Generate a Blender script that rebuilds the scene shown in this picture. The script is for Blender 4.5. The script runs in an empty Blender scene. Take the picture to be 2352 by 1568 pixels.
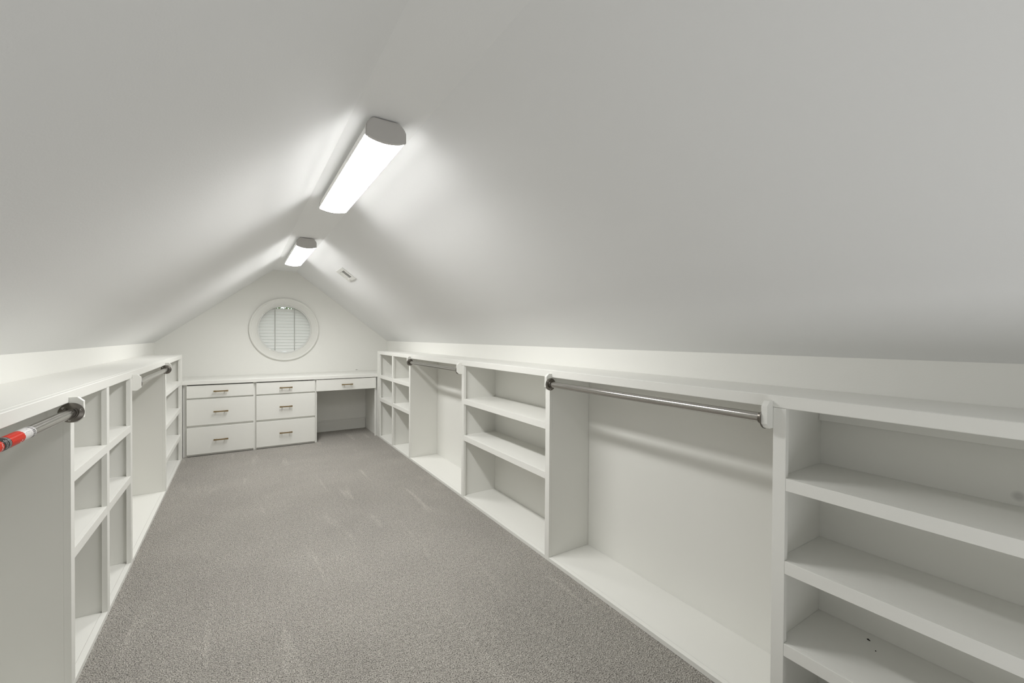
import bpy, bmesh, math, random
from mathutils import Vector, Matrix

random.seed(7)
S = bpy.context.scene
COL = S.collection
PI = math.pi

# ------------------------------------------------------------------ camera
F_PX, CAM_H = 982.739, 1.24
YAW, PITCH, ROLL = 0.565417, -0.0098693, -0.0056121
def make_camera():
    fwd = Vector((math.sin(YAW)*math.cos(PITCH), math.cos(YAW)*math.cos(PITCH), math.sin(PITCH)))
    right = Vector((math.cos(YAW), -math.sin(YAW), 0))
    down = fwd.cross(right)
    r = right*math.cos(ROLL) + down*math.sin(ROLL)
    d = -right*math.sin(ROLL) + down*math.cos(ROLL)
    cam = bpy.data.cameras.new('camera')
    cam.sensor_fit = 'HORIZONTAL'; cam.sensor_width = 36.0
    cam.lens = F_PX/2352*36.0
    cam.clip_start = 0.02; cam.clip_end = 200
    o = bpy.data.objects.new('camera', cam); COL.objects.link(o)
    m = Matrix((( r.x, -d.x, -fwd.x, 0.0), (r.y, -d.y, -fwd.y, 0.0), (r.z, -d.z, -fwd.z, CAM_H), (0, 0, 0, 1)))
    o.matrix_world = m
    S.camera = o
make_camera()

# ------------------------------------------------------------------ sky, lights, exposure
LENS_STRENGTH = 13.0
BEAM_POWER = 13.5
FILL_POWER = 16.0
S.view_settings.view_transform = 'Standard'
S.view_settings.look = 'None'
S.view_settings.gamma = 1.0
S.view_settings.use_curve_mapping = False
S.view_settings.exposure = 0.07
W = bpy.data.worlds.new('overcast_sky'); S.world = W; W.use_nodes = True
bg = W.node_tree.nodes['Background']
bg.inputs[0].default_value = (0.93, 0.97, 1.0, 1); bg.inputs[1].default_value = 3.2
def area_light(name, loc, rot, sx, sy, power, color=(1, 1, 1)):
    l = bpy.data.lights.new(name, 'AREA'); l.shape = 'RECTANGLE'; l.size = sx; l.size_y = sy
    l.energy = power; l.color = color
    o = bpy.data.objects.new(name, l); COL.objects.link(o)
    o.location = loc; o.rotation_euler = rot
    return o
# added fill light, shining up from the floor behind the camera onto the ceiling
area_light('floor_fill_light', (0.47, -0.95, 0.03), (math.radians(180), 0, 0), 1.5, 1.4, FILL_POWER, (0.98, 0.99, 1.0))

# ------------------------------------------------------------------ materials
def new_mat(name):
    m = bpy.data.materials.new(name); m.use_nodes = True
    nt = m.node_tree; return m, nt, nt.nodes['Principled BSDF']
def N(nt, t, **kw):
    n = nt.nodes.new(t)
    for k, v in kw.items():
        if hasattr(n, k): setattr(n, k, v)
        else: n.inputs[k].default_value = v
    return n
def painted(name, rgb, rough, bump=0.02, scale=260.0, var=0.02, spec=0.35):
    m, nt, b = new_mat(name)
    tc = N(nt, 'ShaderNodeTexCoord')
    n1 = N(nt, 'ShaderNodeTexNoise', Scale=1.7, Detail=3.0)
    nt.links.new(tc.outputs['Object'], n1.inputs['Vector'])
    mx = N(nt, 'ShaderNodeMix', data_type='RGBA')
    mx.inputs[6].default_value = (*[c*(1-var) for c in rgb], 1)
    mx.inputs[7].default_value = (*[min(1, c*(1+var)) for c in rgb], 1)
    nt.links.new(n1.outputs['Fac'], mx.inputs[0]); nt.links.new(mx.outputs[2], b.inputs['Base Color'])
    n2 = N(nt, 'ShaderNodeTexNoise', Scale=scale, Detail=2.0)
    nt.links.new(tc.outputs['Object'], n2.inputs['Vector'])
    bp = N(nt, 'ShaderNodeBump', Strength=bump, Distance=0.002)
    nt.links.new(n2.outputs['Fac'], bp.inputs['Height']); nt.links.new(bp.outputs['Normal'], b.inputs['Normal'])
    b.inputs['Roughness'].default_value = rough
    b.inputs['Specular IOR Level'].default_value = spec
    return m
M = {}
M['ceiling'] = painted('ceiling_paint', (0.87, 0.873, 0.867), 0.75, 0.10, 180, 0.012, 0.25)
M['wall'] = painted('wall_paint', (0.915, 0.912, 0.87), 0.65, 0.10, 180, 0.012, 0.3)
M['cab'] = painted('cabinet_paint', (0.85, 0.847, 0.803), 0.42, 0.03, 90, 0.015, 0.4)
M['blind'] = painted('blind_vinyl', (0.78, 0.78, 0.75), 0.45, 0.02, 60, 0.01, 0.4)
M['tape'] = painted('ladder_cord', (0.50, 0.50, 0.47), 0.8, 0.05, 300, 0.05, 0.2)
M['fixture'] = painted('lamp_enamel', (0.60, 0.585, 0.565), 0.4, 0.01, 60, 0.02, 0.4)
M['vent'] = painted('vent_enamel', (0.74, 0.735, 0.70), 0.4, 0.01, 60, 0.01, 0.4)
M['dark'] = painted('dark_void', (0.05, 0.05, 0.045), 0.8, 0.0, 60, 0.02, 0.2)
M['scuff'] = painted('dark_scuff', (0.02, 0.018, 0.015), 0.7, 0.0, 60, 0.1, 0.2)
M['red'] = painted('label_red', (0.62, 0.020, 0.003), 0.28, 0.0, 60, 0.03, 0.08)
M['white'] = painted('label_white', (0.70, 0.69, 0.68), 0.3, 0.0, 60, 0.03, 0.5)
M['black'] = painted('label_black', (0.010, 0.0095, 0.010), 0.3, 0.0, 60, 0.03, 0.1)
M['bark'] = painted('bark', (0.12, 0.09, 0.06), 0.9, 0.5, 20, 0.2, 0.1)
M['leaf'] = painted('leaf', (0.07, 0.10, 0.03), 0.6, 0.1, 20, 0.3, 0.3)
M['ground'] = painted('lawn', (0.10, 0.15, 0.06), 0.9, 0.2, 20, 0.2, 0.1)

def translucent(m, amount):
    nt = m.node_tree; b = nt.nodes['Principled BSDF']; out = [n for n in nt.nodes if n.type == 'OUTPUT_MATERIAL'][0]
    tl = N(nt, 'ShaderNodeBsdfTranslucent'); mx = N(nt, 'ShaderNodeMixShader'); mx.inputs[0].default_value = amount
    tl.inputs[0].default_value = (0.85, 0.86, 0.82, 1)
    nt.links.new(b.outputs[0], mx.inputs[1]); nt.links.new(tl.outputs[0], mx.inputs[2]); nt.links.new(mx.outputs[0], out.inputs['Surface'])
M['slat'] = painted('slat_vinyl', (0.90, 0.90, 0.875), 0.45, 0.02, 60, 0.01, 0.4)
translucent(M['slat'], 0.15)

def metal(name, rgb, rough, aniso_dir=None):
    m, nt, b = new_mat(name)
    b.inputs['Metallic'].default_value = 1.0
    tc = N(nt, 'ShaderNodeTexCoord'); mp = N(nt, 'ShaderNodeMapping')
    mp.inputs['Scale'].default_value = aniso_dir or (30, 30, 30)
    nz = N(nt, 'ShaderNodeTexNoise', Scale=18.0, Detail=3.0)
    nt.links.new(tc.outputs['Object'], mp.inputs['Vector']); nt.links.new(mp.outputs['Vector'], nz.inputs['Vector'])
    mr = N(nt, 'ShaderNodeMapRange'); mr.inputs[3].default_value = rough*0.85; mr.inputs[4].default_value = rough*1.15
    nt.links.new(nz.outputs['Fac'], mr.inputs[0]); nt.links.new(mr.outputs[0], b.inputs['Roughness'])
    b.inputs['Base Color'].default_value = (*rgb, 1)
    return m
M['nickel'] = metal('satin_nickel', (0.44, 0.425, 0.405), 0.17, (40, 0.6, 40))
M['darkmetal'] = metal('dark_nickel', (0.20, 0.185, 0.165), 0.30)
M['brass'] = metal('antique_brass', (0.35, 0.255, 0.13), 0.30)

def lens_mat():
    m, nt, b = new_mat('lamp_lens')
    b.inputs['Base Color'].default_value = (0.85, 0.85, 0.85, 1); b.inputs['Roughness'].default_value = 0.4
    b.inputs['Emission Color'].default_value = (1.0, 0.995, 0.985, 1)
    b.inputs['Emission Strength'].default_value = LENS_STRENGTH
    return m
M['lens'] = lens_mat()
def glass_mat():
    m, nt, b = new_mat('window_glass')
    for n in list(nt.nodes):
        if n.type != 'OUTPUT_MATERIAL': nt.nodes.remove(n)
    out = [n for n in nt.nodes][0]
    tr = N(nt, 'ShaderNodeBsdfTransparent'); gl = N(nt, 'ShaderNodeBsdfGlossy', Roughness=0.02)
    tr.inputs[0].default_value = (0.96, 0.98, 0.97, 1)
    fr = N(nt, 'ShaderNodeFresnel', IOR=1.45); mx = N(nt, 'ShaderNodeMixShader')
    nt.links.new(fr.outputs[0], mx.inputs[0]); nt.links.new(tr.outputs[0], mx.inputs[1]); nt.links.new(gl.outputs[0], mx.inputs[2])
    nt.links.new(mx.outputs[0], out.inputs['Surface'])
    return m
M['glass'] = glass_mat()

def carpet_mat():
    m, nt, b = new_mat('carpet_pile')
    tc = N(nt, 'ShaderNodeTexCoord')
    def noise(scale, detail=2.0, rough=0.5):
        n = N(nt, 'ShaderNodeTexNoise', Scale=scale, Detail=detail, Roughness=rough)
        nt.links.new(tc.outputs['Object'], n.inputs['Vector']); return n
    fine = noise(230, 3.0, 0.65); mid = noise(60, 2.0); big = noise(2.2, 4.0, 0.6)
    vor = N(nt, 'ShaderNodeTexVoronoi', Scale=210.0)
    nt.links.new(tc.outputs['Object'], vor.inputs['Vector'])
    ramp = N(nt, 'ShaderNodeValToRGB')
    e = ramp.color_ramp.elements
    e[0].position = 0.385; e[0].color = (0.10, 0.09, 0.075, 1)
    e[1].position = 0.64; e[1].color = (0.83, 0.787, 0.722, 1)
    k = ramp.color_ramp.elements.new(0.48); k.color = (0.485, 0.455, 0.408, 1)
    add = N(nt, 'ShaderNodeMath', operation='MULTIPLY_ADD'); add.inputs[1].default_value = 0.12
    nt.links.new(mid.outputs['Fac'], add.inputs[0]); 
    sc = N(nt, 'ShaderNodeMath', operation='MULTIPLY'); sc.inputs[1].default_value = 0.88
    nt.links.new(fine.outputs['Fac'], sc.inputs[0]); nt.links.new(sc.outputs[0], add.inputs[2])
    nt.links.new(add.outputs[0], ramp.inputs[0])
    # large worn and brushed patches
    wr = N(nt, 'ShaderNodeMapRange'); wr.inputs[1].default_value = 0.3; wr.inputs[2].default_value = 0.7
    wr.inputs[3].default_value = 0.93; wr.inputs[4].default_value = 1.08
    nt.links.new(big.outputs['Fac'], wr.inputs[0])
    mp = N(nt, 'ShaderNodeMapping'); mp.inputs['Scale'].default_value = (11.0, 1.6, 1.0); mp.inputs['Rotation'].default_value = (0, 0, 0.12)
    nt.links.new(tc.outputs['Object'], mp.inputs['Vector'])
    st = N(nt, 'ShaderNodeTexNoise', Scale=1.0, Detail=2.0, Distortion=0.6); nt.links.new(mp.outputs['Vector'], st.inputs['Vector'])
    sr = N(nt, 'ShaderNodeMapRange'); sr.inputs[1].default_value = 0.62; sr.inputs[2].default_value = 0.78; sr.inputs[3].default_value = 0.0; sr.inputs[4].default_value = 0.24
    nt.links.new(st.outputs['Fac'], sr.inputs[0])
    ad = N(nt, 'ShaderNodeMath', operation='ADD'); nt.links.new(wr.outputs[0], ad.inputs[0]); nt.links.new(sr.outputs[0], ad.inputs[1])
    wr = ad
    mul = N(nt, 'ShaderNodeVectorMath', operation='SCALE')
    nt.links.new(ramp.outputs[0], mul.inputs[0]); nt.links.new(wr.outputs[0], mul.inputs['Scale'])
    nt.links.new(mul.outputs[0], b.inputs['Base Color'])
    bp = N(nt, 'ShaderNodeBump', Strength=1.0, Distance=0.008)
    h = N(nt, 'ShaderNodeMath', operation='ADD')
    nt.links.new(fine.outputs['Fac'], h.inputs[0]); nt.links.new(vor.outputs['Distance'], h.inputs[1])
    nt.links.new(h.outputs[0], bp.inputs['Height']); nt.links.new(bp.outputs['Normal'], b.inputs['Normal'])
    b.inputs['Roughness'].default_value = 1.0; b.inputs['Specular IOR Level'].default_value = 0.05
    b.inputs['Sheen Weight'].default_value = 0.15
    return m
M['carpet'] = carpet_mat()

def spotted_panel():
    m = M['cab'].copy(); m.name = 'cabinet_paint_spotted'; nt = m.node_tree  # cabinet paint with one darker, soft-edged round spot
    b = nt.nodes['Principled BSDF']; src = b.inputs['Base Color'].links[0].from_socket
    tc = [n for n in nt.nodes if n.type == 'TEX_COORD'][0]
    g = N(nt, 'ShaderNodeVectorMath', operation='DISTANCE'); g.inputs[1].default_value = DARK_SPOT
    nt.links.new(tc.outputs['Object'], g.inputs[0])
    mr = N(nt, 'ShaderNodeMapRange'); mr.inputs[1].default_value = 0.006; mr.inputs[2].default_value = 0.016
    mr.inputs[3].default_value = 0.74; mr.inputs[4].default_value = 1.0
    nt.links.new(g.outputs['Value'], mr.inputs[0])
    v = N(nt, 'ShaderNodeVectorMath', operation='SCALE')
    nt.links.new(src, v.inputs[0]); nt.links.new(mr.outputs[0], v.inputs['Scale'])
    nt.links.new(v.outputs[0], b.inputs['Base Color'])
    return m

# ------------------------------------------------------------------ mesh helpers
def link(o, parent=None):
    COL.objects.link(o)
    if parent is not None: o.parent = parent
    return o
def world_loc(p):
    v = Vector((0, 0, 0))
    while p is not None:
        v += p.location; p = p.parent
    return v
def finish(name, bm, mat, parent=None, smooth=False, origin=None):
    """one mesh object; bm is in world space, the mesh is stored relative to origin / the parent."""
    off = Vector(origin) if origin is not None else Vector((0, 0, 0))
    base = world_loc(parent)
    if parent is not None and origin is None: off = base
    bmesh.ops.translate(bm, verts=bm.verts[:], vec=-off)
    bmesh.ops.recalc_face_normals(bm, faces=bm.faces[:])
    me = bpy.data.meshes.new(name); bm.to_mesh(me); bm.free()
    me.materials.append(M[mat] if isinstance(mat, str) else mat)
    if smooth:
        for p in me.polygons: p.use_smooth = True
        try: me.set_sharp_from_angle(angle=math.radians(38))
        except Exception: pass
    o = bpy.data.objects.new(name, me); o.location = off - base
    return link(o, parent)
def add_box(bm, x0, x1, y0, y1, z0, z1, bev=0.0):
    r = bmesh.ops.create_cube(bm, size=1.0); vs = r['verts']
    for v in vs:
        v.co = Vector(((x0+x1)/2 + v.co.x*(x1-x0), (y0+y1)/2 + v.co.y*(y1-y0), (z0+z1)/2 + v.co.z*(z1-z0)))
    if bev > 0:
        es = list({e for v in vs for e in v.link_edges})
        bmesh.ops.bevel(bm, geom=es, offset=bev, segments=1, affect='EDGES', profile=0.5)
def box(name, x0, x1, y0, y1, z0, z1, mat='cab', parent=None, bev=0.0012):
    if x0 > x1: x0, x1 = x1, x0
    bm = bmesh.new(); add_box(bm, x0, x1, y0, y1, z0, z1, bev)
    return finish(name, bm, mat, parent)
def add_prism(bm, prof, axis, a0, a1):
    """extrude the closed 2-D profile along axis ('Y': profile is x,z)."""
    def P(u, v, a): return (u, a, v) if axis == 'Y' else ((a, u, v) if axis == 'X' else (u, v, a))
    lo = [bm.verts.new(P(u, v, a0)) for u, v in prof]; hi = [bm.verts.new(P(u, v, a1)) for u, v in prof]
    n = len(prof)
    bm.faces.new(lo); bm.faces.new(hi[::-1])
    for i in range(n): bm.faces.new((lo[i], hi[i], hi[(i+1) % n], lo[(i+1) % n]))
def add_tube(bm, p0, p1, r, seg=16, caps=True, r1=None):
    p0, p1 = Vector(p0), Vector(p1); d = (p1-p0).normalized()
    a = d.orthogonal().normalized(); b = d.cross(a); r1 = r if r1 is None else r1
    A, B = [], []
    for i in range(seg):
        t = 2*PI*i/seg; v = a*math.cos(t)+b*math.sin(t)
        A.append(bm.verts.new(p0+v*r)); B.append(bm.verts.new(p1+v*r1))
    for i in range(seg): bm.faces.new((A[i], A[(i+1) % seg], B[(i+1) % seg], B[i]))
    if caps: bm.faces.new(A[::-1]); bm.faces.new(B)
def add_lathe_y(bm, cx, cz, pts, seg=28, closed=False, arc=(0, 2*PI)):
    """revolve (r, y) points about the line x=cx, z=cz (parallel to Y)."""
    full = abs(arc[1]-arc[0]-2*PI) < 1e-6
    n = seg if full else seg+1
    rings = []
    for r, y in pts:
        rings.append([bm.verts.new((cx+r*math.cos(arc[0]+(arc[1]-arc[0])*i/seg), y, cz+r*math.sin(arc[0]+(arc[1]-arc[0])*i/seg))) for i in range(n)])
    pairs = list(zip(rings, rings[1:])) + ([(rings[-1], rings[0])] if closed else [])
    for A, B in pairs:
        for i in range(n if full else n-1):
            j = (i+1) % n; bm.faces.new((A[i], A[j], B[j], B[i]))
    if not full and closed:
        bm.faces.new([r[0] for r in rings]); bm.faces.new([r[-1] for r in rings][::-1])
    if not closed and full:
        bm.faces.new(rings[0][::-1]); bm.faces.new(rings[-1])
def thing(name, label, cat, loc, group=None):
    o = bpy.data.objects.new(name, None); o.empty_display_size = 0.1
    o.location = loc; o['label'] = label; o['category'] = cat
    if group: o['group'] = group
    return link(o)
def struct(o, label=None):
    o['kind'] = 'structure'
    if label: o['label'] = label
    return o

# ------------------------------------------------------------------ room measurements (metres)
XL, XR = -0.495, 1.44          # front faces of the left and right cabinet runs
WL, WR = -0.79, 1.735          # knee walls behind them
YF, YB = 6.0, -3.0             # far gable wall, rear wall
ZKL, ZKR = 1.160, 1.177        # tops of the knee walls
ZC, CL, CR = 2.05, 0.342, 0.588  # flat collar of the ceiling
T = 0.10

# ------------------------------------------------------------------ structure
bm = bmesh.new(); add_box(bm, WL-T, WR+T, YB-T, YF+T, -0.12, 0.0)
struct(finish('floor', bm, 'carpet'), 'greige cut-pile carpet running between the two cabinet runs')
bm = bmesh.new(); add_box(bm, WL-T, WL, YB, YF, 0.0, ZKL)
struct(finish('wall_left', bm, 'wall'), 'low off-white knee wall behind the left countertop')
bm = bmesh.new(); add_box(bm, WR, WR+T, YB, YF, 0.0, ZKR)
struct(finish('wall_right', bm, 'wall'), 'low off-white knee wall behind the right countertop')
bm = bmesh.new()
add_prism(bm, [(WL-T, ZKL-0.077), (WL, ZKL), (CL, ZC), (CR, ZC), (WR, ZKR), (WR+T, ZKR-0.077),
               (WR+T, ZKR+0.10), (CR+0.04, ZC+0.13), (CL-0.04, ZC+0.13), (WL-T, ZKL+0.10)], 'Y', YB-T, YF+T)
struct(finish('ceiling', bm, 'ceiling'), 'grey sloped attic ceiling with a narrow flat ridge strip')
gable = [(WL, 0.0), (WR, 0.0), (WR, ZKR), (CR, ZC), (CL, ZC), (WL, ZKL)]
bm = bmesh.new(); add_prism(bm, gable, 'Y', YB-T, YB)
struct(finish('wall_back', bm, 'wall'), 'gable wall behind the photographer')

# far gable wall with a round hole for the window
WX, WZ, WR_IN, WR_OUT = 0.466, 1.323, 0.298, 0.386
def gable_with_hole():
    bm = bmesh.new(); seg = 64
    def ray_hit(t):                               # outline point in direction t from the window centre
        dx, dz = math.cos(t), math.sin(t); best = None
        for (ax, az), (bx, bz) in zip(gable, gable[1:]+gable[:1]):
            ex, ez = bx-ax, bz-az; den = dx*ez-dz*ex
            if abs(den) < 1e-9: continue
            s = ((ax-WX)*ez-(az-WZ)*ex)/den; u = ((ax-WX)*dz-(az-WZ)*dx)/den
            if s > 0 and -1e-6 <= u <= 1+1e-6 and (best is None or s < best): best = s
        return (WX+dx*best, WZ+dz*best)
    ang = sorted([2*PI*i/seg for i in range(seg)] + [math.atan2(z-WZ, x-WX) % (2*PI) for x, z in gable])
    R = []
    for t in ang:
        ox, oz = ray_hit(t); ix, iz = WX+WR_IN*math.cos(t), WZ+WR_IN*math.sin(t)
        R.append([bm.verts.new((ox, YF, oz)), bm.verts.new((ix, YF, iz)), bm.verts.new((ix, YF+T, iz)), bm.verts.new((ox, YF+T, oz))])
    n = len(R)
    for i in range(n):
        A, B = R[i], R[(i+1) % n]
        for k in range(4): bm.faces.new((A[k], B[k], B[(k+1) % 4], A[(k+1) % 4]))
    return bm
wall_far = struct(finish('wall_far', gable_with_hole(), 'wall'), 'off-white gable end wall with the round window')
for x0, x1, dz in ((1.312, 1.318, 0.001), (1.321, 1.334, 0.0)):
    box('scuff_mark', x0, x1, YF-0.0012, YF+0.001, 0.7885+dz, 0.7925+dz, 'scuff', wall_far, 0)

# baseboard seen in the knee hole
bm = bmesh.new()
add_prism(bm, [(YF-0.015, 0.0), (YF, 0.0), (YF, 0.143), (YF-0.010, 0.143), (YF-0.012, 0.132), (YF-0.007, 0.127), (YF-0.009, 0.122), (YF-0.015, 0.116)], 'X', 0.756, 1.436)
struct(finish('baseboard_far', bm, 'cab'), 'white baseboard at the back of the desk knee hole')

# round window: casing, bead, jamb, sash, pane
win = bpy.data.objects.new('window_1', None); win.location = (WX, YF, WZ); link(win)
win['kind'] = 'structure'; win['label'] = 'round window with a wide flat white casing on the gable wall'
bm = bmesh.new()
add_lathe_y(bm, WX, WZ, [(WR_IN, YF-0.001), (WR_IN, YF-0.022), (WR_IN+0.006, YF-0.026), (WR_IN+0.012, YF-0.022), (0.362, YF-0.020),
                         (0.366, YF-0.026), (0.378, YF-0.028), (WR_OUT, YF-0.022), (WR_OUT, YF-0.001)], 72, closed=True)
finish('window_casing', bm, 'cab', win, smooth=True)
bm = bmesh.new()
add_lathe_y(bm, WX, WZ, [(0.284, YF-0.006), (0.288, YF-0.012), (WR_IN-0.001, YF-0.012), (WR_IN-0.001, YF+T-0.01), (0.290, YF+T-0.01), (0.290, YF+0.004)], 64, closed=True)
finish('window_jamb', bm, 'blind', win, smooth=True)
bm = bmesh.new()
add_lathe_y(bm, WX, WZ, [(0.281, YF+0.076), (0.281, YF+0.094), (0.2895, YF+0.094), (0.2895, YF+0.076)], 64, closed=True)
finish('window_sash', bm, 'blind', win)
bm = bmesh.new(); add_lathe_y(bm, WX, WZ, [(0.282, YF+0.083), (0.282, YF+0.087)], 64)
finish('window_pane', bm, 'glass', win)

# ------------------------------------------------------------------ cabinet runs
FR = 0.019          # thickness of face frame and boards
class Run:
    """side +1: right run (front at XR, back at WR); -1: left run."""
    def __init__(s, side):
        s.s = side; s.f = XR if side > 0 else XL; s.b = WR if side > 0 else WL
    def X(s, d): return s.f + s.s*d                 # depth behind the front face
    def box(s, name, d0, d1, y0, y1, z0, z1, parent, mat='cab', bev=0.0012):
        a, b = sorted((s.X(d0), s.X(d1)))
        return box(name, a, b, y0, y1, z0, z1, mat, parent, bev)
RR, LR = Run(1), Run(-1)
DEP = 0.2945        # clear depth from front face to the knee wall
SOF_R, TOP_R = 1.021, 1.060
SOF_L, TOP_L = 1.008, 1.047
DECK = 0.022
G = 0.0004          # hairline joint

def counter(run, y0, y1, z0, z1, name, label):
    t = thing(name, label, 'countertop', (run.X(DEP/2), (y0+y1)/2, z0))
    run.box('slab', FR+G, DEP, y0, y1, z0+0.001, z1, t)
    run.box('front_edge', 0, FR, y0, y1, z0, z1, t, bev=0.0018)
    return t
counter(RR, -0.85, 5.40, SOF_R, TOP_R, 'countertop', 'long white painted countertop along the right knee wall')
counter(LR, 0.80, 5.40, SOF_L, TOP_L, 'countertop', 'long white painted countertop along the left knee wall')

def stile(run, parent, y0, y1, z1):
    return run.box('stile', 0, FR, y0, y1, DECK, z1, parent, bev=0.0005)
def panel(run, parent, y0, y1, z1, name='side_panel'):
    return run.box(name, FR, DEP-0.004, y0, y1, DECK, z1, parent, bev=0.0)
def shelf(run, parent, y0, y1, z0, z1, ly0=None, ly1=None):
    s = run.box('shelf', FR+0.0001, DEP-0.005, y0, y1, z0+0.012, z1, parent, bev=0.0)
    run.box('shelf_lip', 0.0004, FR, ly0 if ly0 is not None else y0, ly1 if ly1 is not None else y1, z0, z1, s, bev=0.0006)
    return s
def deck(run, parent, y0, y1):
    s = run.box('deck', 0.0225, DEP, y0, y1, 0.0008, DECK-G, parent, bev=0.0)
    run.box('deck_lip', 0.0, 0.022, y0, y1, 0.0008, DECK-G, s, bev=0.0006)
    return s
def back(run, parent, y0, y1, z1, mat='cab'):
    return run.box('back_panel', DEP-0.0045, DEP-0.0005, y0, y1, DECK, z1, parent, mat, bev=0.0)

# --- right run -------------------------------------------------------
def cubbies(run, label, group, y0, y1, stiles, dividers, levels, sof, end_far, end_near):
    """stiles: list of (ya, yb); panels given in end_far/end_near (ya, yb); dividers: panel spans."""
    t = thing('cubby_unit', label, 'cubby unit', (run.X(DEP/2), (y0+y1)/2, 0.0), group)
    deck(run, t, y0, y1); back(run, t, y0+0.002, y1-0.002, sof-G)
    for a, b in stiles: stile(run, t, a, b, sof-G)
    panel(run, t, *end_far, sof-G); panel(run, t, *end_near, sof-G)
    for a, b in dividers: panel(run, t, a, b, sof-G, 'divider')
    edges = [end_near] + dividers + [end_far]
    for z0, z1 in levels:
        for k in range(len(edges)-1):
            shelf(run, t, edges[k][1]+G, edges[k+1][0]-G, z0, z1, stiles[k][1]+G, stiles[k+1][0]-G)
    return t
def open_shelves(run, label, y0, y1, st_near, st_far, pn_near, pn_far, levels, sof, mat='cab', cleat=False):
    t = thing('shelf_unit', label, 'shelf unit', (run.X(DEP/2), (y0+y1)/2, 0.0), 'open shelf units of the built-in cabinets')
    deck(run, t, y0, y1); back(run, t, y0+0.002, y1-0.002, sof-G, mat)
    stile(run, t, *st_near, sof-G); stile(run, t, *st_far, sof-G)
    panel(run, t, *pn_near, sof-G); panel(run, t, *pn_far, sof-G)
    for z0, z1 in levels:
        shelf(run, t, pn_near[1]+G, pn_far[0]-G, z0, z1, st_near[1]+G, st_far[0]-G)
    if cleat: run.box('cleat', DEP-0.024, DEP-0.005, pn_near[1]+G, pn_far[0]-G, sof-0.065, sof-G, t)
    return t
def hanging_bay(run, label, y0, y1, sof):
    t = thing('hanging_bay', label, 'closet bay', (run.X(DEP/2), (y0+y1)/2, 0.0), 'open hanging bays of the built-in cabinets')
    deck(run, t, y0+G, y1-G); back(run, t, y0+0.001, y1-0.001, sof-G)
    return t
DARK_SPOT = (0, 0, 0)
cubbies(RR, 'white six-hole cubby unit at the far end of the right run, beside the desk', 'cubby units', 4.173, 5.40,
        [(4.173, 4.211), (4.752, 4.790), (5.290, 5.40)], [(4.7615, 4.7805)], [(0.732, 0.771), (0.452, 0.491)], SOF_R,
        (5.310, 5.329), (4.173, 4.192))
hanging_bay(RR, 'short white hanging bay with a rod, right run, next to the far cubby unit', 2.991, 4.173, SOF_R)
open_shelves(RR, 'white three-level shelf unit between the two hanging bays on the right', 1.878, 2.991,
             (1.878, 1.916), (2.952, 2.991), (1.878, 1.897), (2.972, 2.991), [(0.728, 0.767), (0.449, 0.488)], SOF_R)
hanging_bay(RR, 'wide white hanging bay with the long rod nearest the camera on the right', 0.706, 1.878, SOF_R)
near = (-0.85, 0.706)
DARK_SPOT = (WR-(RR.X(DEP/2))-0.0045, 0.232-(sum(near)/2), 0.829)
M['spotted'] = spotted_panel()
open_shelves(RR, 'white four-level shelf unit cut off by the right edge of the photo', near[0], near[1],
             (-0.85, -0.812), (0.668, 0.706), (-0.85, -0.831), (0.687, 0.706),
             [(0.764, 0.803), (0.503, 0.543), (0.244, 0.283)], SOF_R, 'spotted', True)
# --- left run --------------------------------------------------------
hanging_bay(LR, 'white hanging bay at the left edge of the photo, with the labelled rod', 0.80, 2.058, SOF_L)
cubbies(LR, 'white six-hole cubby unit on the left, between the two hanging bays', 'cubby units', 2.058, 3.050,
        [(2.058, 2.096), (2.534, 2.572), (3.012, 3.050)], [(2.5435, 2.5625)], [(0.722, 0.758), (0.451, 0.488)], SOF_L,
        (3.031, 3.050), (2.058, 2.077))
hanging_bay(LR, 'white hanging bay with a short rod in the middle of the left run', 3.050, 4.266, SOF_L)
open_shelves(LR, 'white four-level shelf unit at the far left corner beside the drawers', 4.266, 5.40,
             (4.266, 4.304), (5.262, 5.40), (4.266, 4.285), (5.282, 5.301), [(0.755, 0.793), (0.493, 0.531), (0.232, 0.269)], SOF_L)

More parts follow.
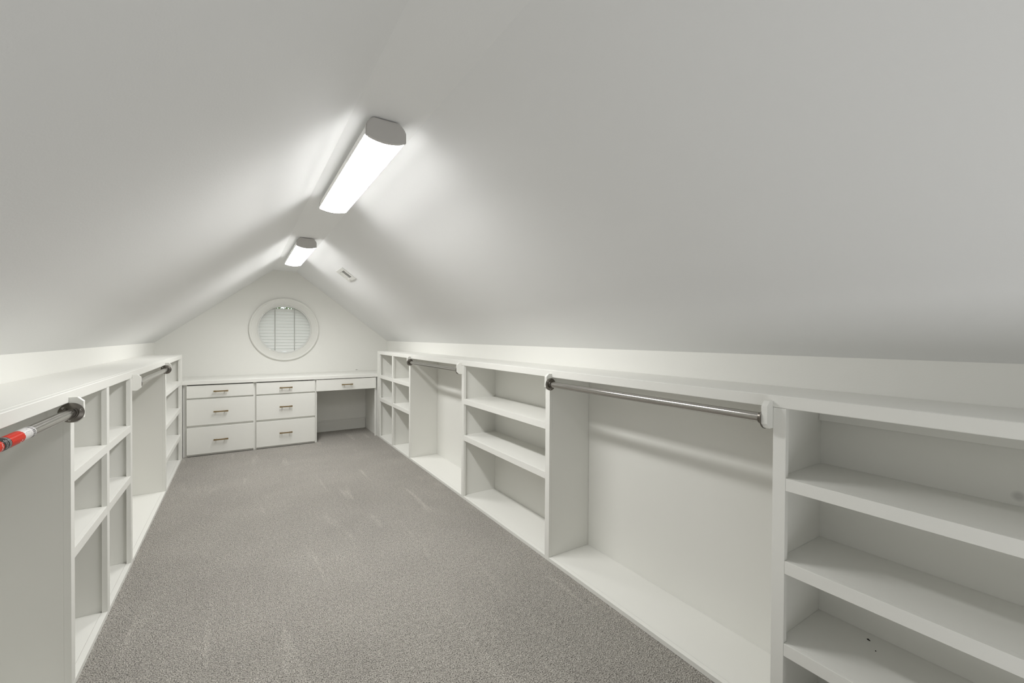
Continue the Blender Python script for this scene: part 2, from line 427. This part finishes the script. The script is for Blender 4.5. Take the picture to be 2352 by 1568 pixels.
# ------------------------------------------------------------------ hanging rods with mounting blocks
def mount_block(run, parent, y0, y1, zc):
    sof = SOF_R if run.s > 0 else SOF_L
    # octagonal board fixed inside the bay, half proud of the cabinet face and notched around the countertop edge
    d0, d1, h, c, e = -0.0365, 0.0505, 0.0435, 0.0155, 0.0005
    low = [(d0+c, zc-h), (d1-c, zc-h), (d1, zc-h+c), (d1, sof-e), (d0, sof-e), (d0, zc-h+c)]
    top = [(d0, sof-e), (-e, sof-e), (-e, zc+h), (d0+c, zc+h), (d0, zc+h-c)]
    bm = bmesh.new()
    for prof in (low, top): add_prism(bm, [(run.X(d), z) for d, z in prof], 'Y', y0, y1)
    return finish('mount_block', bm, 'cab', parent)
def rod_socket(parent, cx, cz, y, dirn):
    """round dark flange with three screws and an open-topped cup; dirn: which way (in y) the rod leaves the block."""
    bm = bmesh.new()
    a, b = y, y+dirn*0.0035
    add_lathe_y(bm, cx, cz, [(0.0340, a), (0.0340, a+dirn*0.002), (0.0318, b), (0.0, b)] if False else [(0.0335, a), (0.0335, a+dirn*0.002), (0.0312, b)], 36)
    f = finish('socket_flange', bm, 'darkmetal', parent, smooth=True)
    bm = bmesh.new()
    add_lathe_y(bm, cx, cz, [(0.0166, b), (0.0205, b), (0.0195, b+dirn*0.013), (0.0166, b+dirn*0.013)], 30, closed=True,
                arc=(math.radians(125), math.radians(125+290)))
    finish('socket_cup', bm, 'darkmetal', f, smooth=True)
    for k in (20, 140, 262):
        t = math.radians(k); bm = bmesh.new()
        add_lathe_y(bm, cx+0.0262*math.cos(t), cz+0.0262*math.sin(t), [(0.0042, b), (0.0040, b+dirn*0.0008), (0.0026, b+dirn*0.0016), (0.001, b+dirn*0.0009)], 12)
        finish('screw', bm, 'nickel', f, smooth=True)
def hanging_rod(run, y0, y1, cd, cz, zb, label, rr=0.0158, near_block=True):
    cx = run.X(cd)
    t = thing('hanging_rod', label, 'closet rod', (cx, (y0+y1)/2, cz), 'closet rods in the hanging bays')
    bt = 0.0185
    bm = bmesh.new(); n = 40
    add_lathe_y(bm, cx, cz, [(rr, y0+bt+0.004), (rr, y1-bt-0.004)], n)
    finish('rod', bm, 'nickel', t, smooth=True)
    mount_block(run, t, y0+G, y0+bt, zb); mount_block(run, t, y1-bt, y1-G, zb)
    rod_socket(t, cx, cz, y0+bt, 1); rod_socket(t, cx, cz, y1-bt, -1)
    return t, cx
hanging_rod(RR, 0.706, 1.878, -0.010, 0.984, 0.998, 'long satin nickel rod in the wide right hanging bay, in the foreground')
hanging_rod(RR, 2.991, 4.173, -0.010, 0.984, 0.998, 'satin nickel rod in the far right hanging bay, left of the middle shelf unit')
hanging_rod(LR, 3.050, 4.266, -0.0065, 0.974, 0.983, 'satin nickel rod in the far left hanging bay, without a label')
lrod, lcx = hanging_rod(LR, 0.80, 2.058, -0.0065, 0.974, 0.983, 'satin nickel rod with a red and white paper label, at the left edge')
def label_sleeve(parent, cx, cz):
    r, dy = 0.0161, -0.016
    def band(name, mat, y0, y1, par, rad=r):
        bm = bmesh.new(); add_lathe_y(bm, cx, cz, [(rad, y0+dy), (rad, y1+dy)], 40)
        return finish(name, bm, mat, par, smooth=True)
    def join(name, mat, spans, par, rad=r+0.0002):
        bm = bmesh.new()
        for y0, y1, a0, a1 in spans:
            add_lathe_y(bm, cx, cz, [(rad, y0+dy), (rad, y1+dy), (rad-0.0003, y1+dy), (rad-0.0003, y0+dy)], 3, closed=True, arc=(math.radians(a0), math.radians(a1)))
        return finish(name, bm, mat, par)
    w = band('white_label', 'white', 1.634, 1.704, parent)
    w['label'] = 'white paper band with a barcode'
    bars, a = [], 92.0
    rnd = random.Random(3)
    while a > -58:
        wd = rnd.choice((3.0, 3.0, 5.0, 7.0)); bars.append((1.683, 1.6985, a-wd, a)); a -= wd + rnd.choice((3.0, 4.0, 5.5))
    join('barcode', 'black', bars, w)
    dots = []
    for row in range(3):
        for k in range(7):
            if rnd.random() < 0.6:
                a = 60-row*26+rnd.uniform(-2, 2); y = 1.644+k*0.005
                dots.append((y, y+0.0022, a, a+3.0))
    join('fine_print', 'black', dots, w)
    rd = band('red_label', 'red', 1.556, 1.6335, parent)
    rd['label'] = 'glossy red paper band'
    join('red_label_rim', 'white', [(1.6305, 1.6335, -180, -60), (1.6305, 1.6335, -60, 60), (1.6305, 1.6335, 60, 180)], rd)
    script = [(1.612+0.0035*math.sin(k*1.9), 1.617+0.0035*math.sin(k*1.9), -75+k*7, -71+k*7) for k in range(9)]
    join('script_lettering', 'white', script, rd)
    bk = band('black_label', 'black', 1.515, 1.5558, parent)
    bk['label'] = 'black paper band with white rings'
    rings = []
    for y in (1.5505, 1.5445):
        for a in range(-150, 150, 12): rings.append((y, y+0.0012, a, a+12.2))
    join('white_ring', 'white', rings, bk)
    marks = [(1.526, 1.5285, 10+12*k, 16+12*k) for k in range(-3, 4)] + [(1.533, 1.5355, 8+12*k, 13+12*k) for k in range(-3, 4)]
    join('band_lettering', 'white', marks, bk)
    rd2 = band('red_label', 'red', 1.42, 1.5148, parent)
    join('script_lettering', 'white', [(1.505+0.002*math.sin(k*2.1), 1.5085+0.002*math.sin(k*2.1), -80+k*8, -75+k*8) for k in range(14)], rd2)
label_sleeve(lrod, lcx, 0.974)

# ------------------------------------------------------------------ desk wall: worktop, two drawer cabinets, knee hole
YD = 5.41
def pull(parent, xc, zc, y):
    """brass bar pull: slightly arched bar on two posts."""
    L = 0.064; bm = bmesh.new()
    n = 10; pts = [Vector((xc-L+2*L*i/n, y-0.024-0.004*math.sin(PI*i/n), zc)) for i in range(n+1)]
    rings = []
    for i, p in enumerate(pts):
        w = 0.0060 if 1 <= i <= n-1 else 0.0068
        hw = 0.0060 if 2 <= i <= n-2 else 0.0076
        rings.append([bm.verts.new(p+Vector((0, dy, dz))) for dy, dz in ((-w*.6, -hw), (w*.6, -hw), (w*.6, hw), (-w*.6, hw))])
    for A, B in zip(rings, rings[1:]):
        for k in range(4): bm.faces.new((A[k], A[(k+1) % 4], B[(k+1) % 4], B[k]))
    bm.faces.new(rings[0]); bm.faces.new(rings[-1][::-1])
    for dx in (-0.038, 0.038): add_tube(bm, (xc+dx, y+0.0005, zc), (xc+dx, y-0.025, zc), 0.0042, 10)
    o = finish('drawer_pull', bm, 'brass', parent); o['label'] = 'brass bar pull'
    return o
def drawer(parent, x0, x1, z0, z1, hx):
    f = box('drawer_front', x0, x1, YD, YD+0.019, z0, z1, 'cab', parent, 0.0016)
    pull(f, hx, (z0+z1)/2, YD)
    return f
def drawer_cabinet(x0, x1, fx0, fx1, hx, label):
    t = thing('drawer_cabinet', label, 'cabinet', ((x0+x1)/2, 5.7, 0.0), 'three-drawer cabinets under the desk top')
    box('side_panel', x0, x0+0.018, 5.4485, YF-0.016, 0.0, 0.736, 'cab', t, 0)
    box('side_panel', x1-0.018, x1, 5.4485, YF-0.016, 0.0, 0.736, 'cab', t, 0)
    box('stile', x0, fx0+0.006, 5.43, 5.448, 0.0, 0.7365, 'cab', t)
    box('stile', fx1-0.004, x1, 5.43, 5.448, 0.0, 0.7365, 'cab', t)
    for z0, z1 in ((0.004, 0.040), (0.285, 0.330), (0.570, 0.612)):
        box('rail', fx0+0.007, fx1-0.005, 5.431, 5.447, z0, z1, 'cab', t, 0)
    for z0, z1 in ((0.022, 0.297), (0.319, 0.585), (0.600, 0.727)): drawer(t, fx0, fx1, z0, z1, hx)
    return t
drawer_cabinet(-0.495, 0.1325, -0.463, 0.120, -0.173, 'white three-drawer cabinet in the left corner under the desk top')
drawer_cabinet(0.1335, 0.752, 0.1435, 0.731, 0.430, 'white three-drawer cabinet beside the open knee hole')
desk = thing('desk', 'white built-in desk top spanning the gable wall, with a drawer over the knee hole', 'desk', (0.47, 5.7, 0.0))
box('desk_top', WL+0.001, WR-0.001, 5.402, YF-0.001, 0.7375, 0.775, 'cab', desk, 0.0016)
box('side_panel', 1.4405, 1.458, 5.4315, YF-0.002, 0.0, 0.737, 'cab', desk, 0)
box('stile', 1.417, 1.4395, 5.43, 5.448, 0.0, 0.7365, 'cab', desk)
box('drawer_box', 0.760, 1.410, 5.4305, 5.86, 0.612, 0.722, 'cab', desk, 0)
drawer(desk, 0.743, 1.427, 0.597, 0.731, 1.083)

# ------------------------------------------------------------------ ceiling lamps
def ceiling_lamp(y0, y1, cx, label):
    t = thing('ceiling_light', label, 'ceiling light', (cx, (y0+y1)/2, ZC-0.002), 'linear ceiling lamps along the ridge')
    zt = ZC-0.002
    cap = 0.016
    def arc(w, zb, zs, n=12):
        return [(cx-w+2*w*i/n, zs-(zs-zb)*(1-(2*i/n-1)**2)) for i in range(n+1)]
    # end caps
    prof = arc(0.0745, 1.9630, 1.9775) + [(cx+0.0755, 1.981), (cx+0.0755, 2.014), (cx+0.070, 2.026), (cx+0.060, 2.037), (cx+0.047, zt-0.001),
            (cx-0.047, zt-0.001), (cx-0.060, 2.037), (cx-0.070, 2.026), (cx-0.0755, 2.014), (cx-0.0755, 1.981)]
    far = [(cx+(x-cx)*0.975, z if z > 1.99 else max(z+0.0026, 1.9658)) for x, z in prof]   # the far cap sits flush with the lens
    for a, b, pr in ((y0, y0+cap, prof), (y1-cap, y1, far)):
        bm = bmesh.new(); add_prism(bm, pr, 'Y', a, b)
        big = [e for e in bm.edges if abs(e.verts[0].co.y-e.verts[1].co.y) < 1e-6]
        bmesh.ops.bevel(bm, geom=big, offset=0.0035, segments=2, affect='EDGES')
        finish('end_cap', bm, 'fixture', t)
    # enamelled housing above the lens
    bm = bmesh.new()
    prof = [(cx-0.0715, 1.9878), (cx-0.0715, 2.014), (cx-0.066, 2.026), (cx-0.056, 2.037), (cx-0.044, zt), (cx+0.044, zt), (cx+0.056, 2.037),
            (cx+0.066, 2.026), (cx+0.0715, 2.014), (cx+0.0715, 1.9878)]
    add_prism(bm, prof, 'Y', y0+cap, y1-cap)
    finish('housing', bm, 'vent', t)
    bm = bmesh.new()
    prof = arc(0.0722, 1.9665, 1.9785) + [(cx+0.0722, 1.9875), (cx-0.0722, 1.9875)]
    add_prism(bm, prof, 'Y', y0+cap+0.0005, y1-cap-0.0005)
    finish('lens', bm, 'lens', t)
    return t
def lamp_beam(y0, y1, cx):
    # the prismatic diffuser throws most of its light downwards: same size and place as the lens, narrower spread
    l = area_light('lamp_beam', (cx, (y0+y1)/2, 1.9655), (0, 0, 0), 0.11, y1-y0-0.06, BEAM_POWER, (1.0, 0.995, 0.985))
    l.data.spread = math.radians(150)
lamp_beam(1.606, 2.715, 0.4605); lamp_beam(3.887, 4.996, 0.4605)
lamp = ceiling_lamp(1.606, 2.715, 0.4605, 'lit linear ceiling lamp nearest the camera')
def copy_tree(o, parent=None):
    c = o.copy(); COL.objects.link(c); c.parent = parent
    for ch in list(o.children): copy_tree(ch, c)
    return c
lamp2 = copy_tree(lamp); lamp2.location.y += 2.281
lamp2['label'] = 'lit linear ceiling lamp at the far end, near the gable wall'

# ------------------------------------------------------------------ air vent in the right slope
def vent():
    p0 = Vector((CR, 0, ZC)); u = Vector((WR-CR, 0, ZKR-ZC)).normalized(); n = Vector((u.z, 0, -u.x))   # n points into the room
    if n.z > 0: n = -n
    yc = 4.383; su = (Vector((0.8645, 0, 0)).x-CR)/u.x
    c = p0+u*su; c.y = yc
    t = thing('ceiling_vent', 'small white air register with a dark slot in the right ceiling slope', 'vent', c)
    def slab(bm, a0, a1, y0, y1, h0, h1):
        vs = []
        for h in (h0, h1):
            for a, y in ((a0, y0), (a1, y0), (a1, y1), (a0, y1)):
                q = c+u*a+n*h; vs.append(bm.verts.new((q.x, yc+y, q.z)))
        for f in ((0, 1, 2, 3), (7, 6, 5, 4), (0, 4, 5, 1), (1, 5, 6, 2), (2, 6, 7, 3), (3, 7, 4, 0)): bm.faces.new([vs[i] for i in f])
    A, B = 0.078, 0.1425; a, b = 0.046, 0.100
    bm = bmesh.new()
    slab(bm, -A, -a, -B, B, 0.0003, 0.006); slab(bm, a, A, -B, B, 0.0003, 0.006)
    slab(bm, -a, a, -B, -b, 0.0003, 0.006); slab(bm, -a, a, b, B, 0.0003, 0.006); slab(bm, -a, a, -0.004, 0.004, 0.0003, 0.0055)
    finish('frame', bm, 'vent', t)
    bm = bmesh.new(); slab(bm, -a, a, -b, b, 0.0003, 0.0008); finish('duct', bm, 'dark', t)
    for side in (-1, 1):
        for k in range(7):
            y = side*(0.012+k*0.0128); bm = bmesh.new()
            dy1 = 0.0120 if side > 0 else -0.0045
            vs = []
            for aa in (-a+0.001, a-0.001):
                for h, dy in ((0.0010, 0.0), (0.0050, dy1), (0.0053, dy1+0.0010), (0.0012, 0.0010)):
                    q = c+u*aa+n*h; vs.append(bm.verts.new((q.x, yc+y+dy, q.z)))
            for f in ((0, 1, 2, 3), (7, 6, 5, 4), (0, 4, 5, 1), (1, 5, 6, 2), (2, 6, 7, 3), (3, 7, 4, 0)): bm.faces.new([vs[i] for i in f])
            finish('louver', bm, 'vent', t)
    bm = bmesh.new(); slab(bm, 0.05, 0.058, 0.03, 0.05, 0.006, 0.014); finish('damper_lever', bm, 'vent', t)
vent()

# ------------------------------------------------------------------ window blind
def blind():
    YS = YF+0.024
    t = thing('window_blind', 'white horizontal slat blind filling the round window', 'blind', (WX, YS, WZ+0.28))
    R = 0.2885
    def chord(z): return math.sqrt(max(1e-6, R*R-(z-WZ)**2))
    box('headrail', WX-0.078, WX+0.078, YS-0.024, YS+0.012, WZ+0.2765, WZ+0.2865, 'blind', t, 0.001)
    tilt = math.radians(58); w = 0.050
    for k in range(14):                              # slats cut to the round opening
        z = 1.5585-0.0377*k; n = 4; rows = []
        for i in range(n+1):
            s = (i/n-0.5)*w; c = 0.0016*(1-(2*i/n-1)**2)
            rows.append((YS+math.cos(tilt)*s - math.sin(tilt)*c, z+math.sin(tilt)*s + math.cos(tilt)*c))
        rows += [(y+0.0018*math.sin(tilt), zz-0.0018*math.cos(tilt)) for y, zz in rows[::-1]]
        bm = bmesh.new(); m = len(rows)
        L = [bm.verts.new((WX-chord(zz), y, zz)) for y, zz in rows]; Q = [bm.verts.new((WX+chord(zz), y, zz)) for y, zz in rows]
        for i in range(m): bm.faces.new((L[i], L[(i+1) % m], Q[(i+1) % m], Q[i]))
        for i in range(n):
            bm.faces.new((L[i], L[i+1], L[m-2-i], L[m-1-i])); bm.faces.new((Q[i], Q[i+1], Q[m-2-i], Q[m-1-i]))
        finish('slat', bm, 'slat', t)
    box('bottom_rail', WX-0.062, WX+0.062, YS-0.013, YS+0.012, WZ-0.2875, WZ-0.279, 'blind', t, 0.002)
    for x in (WX-0.108, WX+0.106):
        h = chordz = math.sqrt(R*R-(x-WX)**2)
        box('ladder_tape', x-0.0048, x+0.0048, YS-0.0195, YS-0.0185, WZ-h+0.004, WZ+h-0.002, 'tape', t, 0)
blind()

# ------------------------------------------------------------------ small debris on the near shelf
def chip(pts, z, label):
    bm = bmesh.new(); cx = sum(p[0] for p in pts)/len(pts); cy = sum(p[1] for p in pts)/len(pts)
    lo = [bm.verts.new((x, y, z)) for x, y in pts]; hi = [bm.verts.new((cx+(x-cx)*.7, cy+(y-cy)*.7, z+0.0016)) for x, y in pts]
    n = len(pts); bm.faces.new(lo); bm.faces.new(hi[::-1])
    for i in range(n): bm.faces.new((lo[i], lo[(i+1) % n], hi[(i+1) % n], hi[i]))
    o = finish('debris_chip', bm, 'scuff', None, origin=(cx, cy, z)); o['label'] = label; o['category'] = 'debris'
chip([(1.6945, 0.5335), (1.6900, 0.5370), (1.6860, 0.5340), (1.6845, 0.5270), (1.6860, 0.5255), (1.6900, 0.5300)], 0.2832, 'black elongated chip lying on the lowest visible shelf at right')
chip([(1.6478, 0.5000), (1.6465, 0.5020), (1.6445, 0.5015), (1.6445, 0.4992), (1.6465, 0.4985)], 0.2832, 'tiny dark speck in front of the black chip on the lowest visible shelf')

# ------------------------------------------------------------------ outside the window
def outside():
    bm = bmesh.new(); add_box(bm, -12, 12, 9, 34, -3.2, -3.0)
    struct(finish('lawn', bm, 'ground'), 'lawn outside, far below the window')
    for k, (x, y, h, cr, lab) in enumerate(((0.9, 15.0, 5.3, 2.0, 'leafy green tree outside, glimpsed above the top slat of the blind'),)):
        t = thing('tree', lab, 'tree', (x, y, -3.0))
        bm = bmesh.new(); add_tube(bm, (x, y, -3.0), (x, y, h-3.0-cr*0.6), 0.16, 10, True, 0.09); finish('trunk', bm, 'bark', t)
        bm = bmesh.new(); rnd = random.Random(5)
        for i in range(7000):
            d = Vector((rnd.gauss(0, 1), rnd.gauss(0, 1), rnd.gauss(0, 1))).normalized()*cr*rnd.random()**0.4
            p = Vector((x, y, h-3.0))+Vector((d.x, d.y, d.z*0.8)); a = Vector((rnd.gauss(0, 1), rnd.gauss(0, 1), rnd.gauss(0, 1))).normalized()*0.055
            b_ = a.cross(Vector((rnd.random(), rnd.random(), 1))).normalized()*0.03
            bm.faces.new([bm.verts.new(p+a), bm.verts.new(p+b_), bm.verts.new(p-a), bm.verts.new(p-b_)])
        o = finish('foliage', bm, 'leaf', t); o['kind'] = 'stuff'
outside()
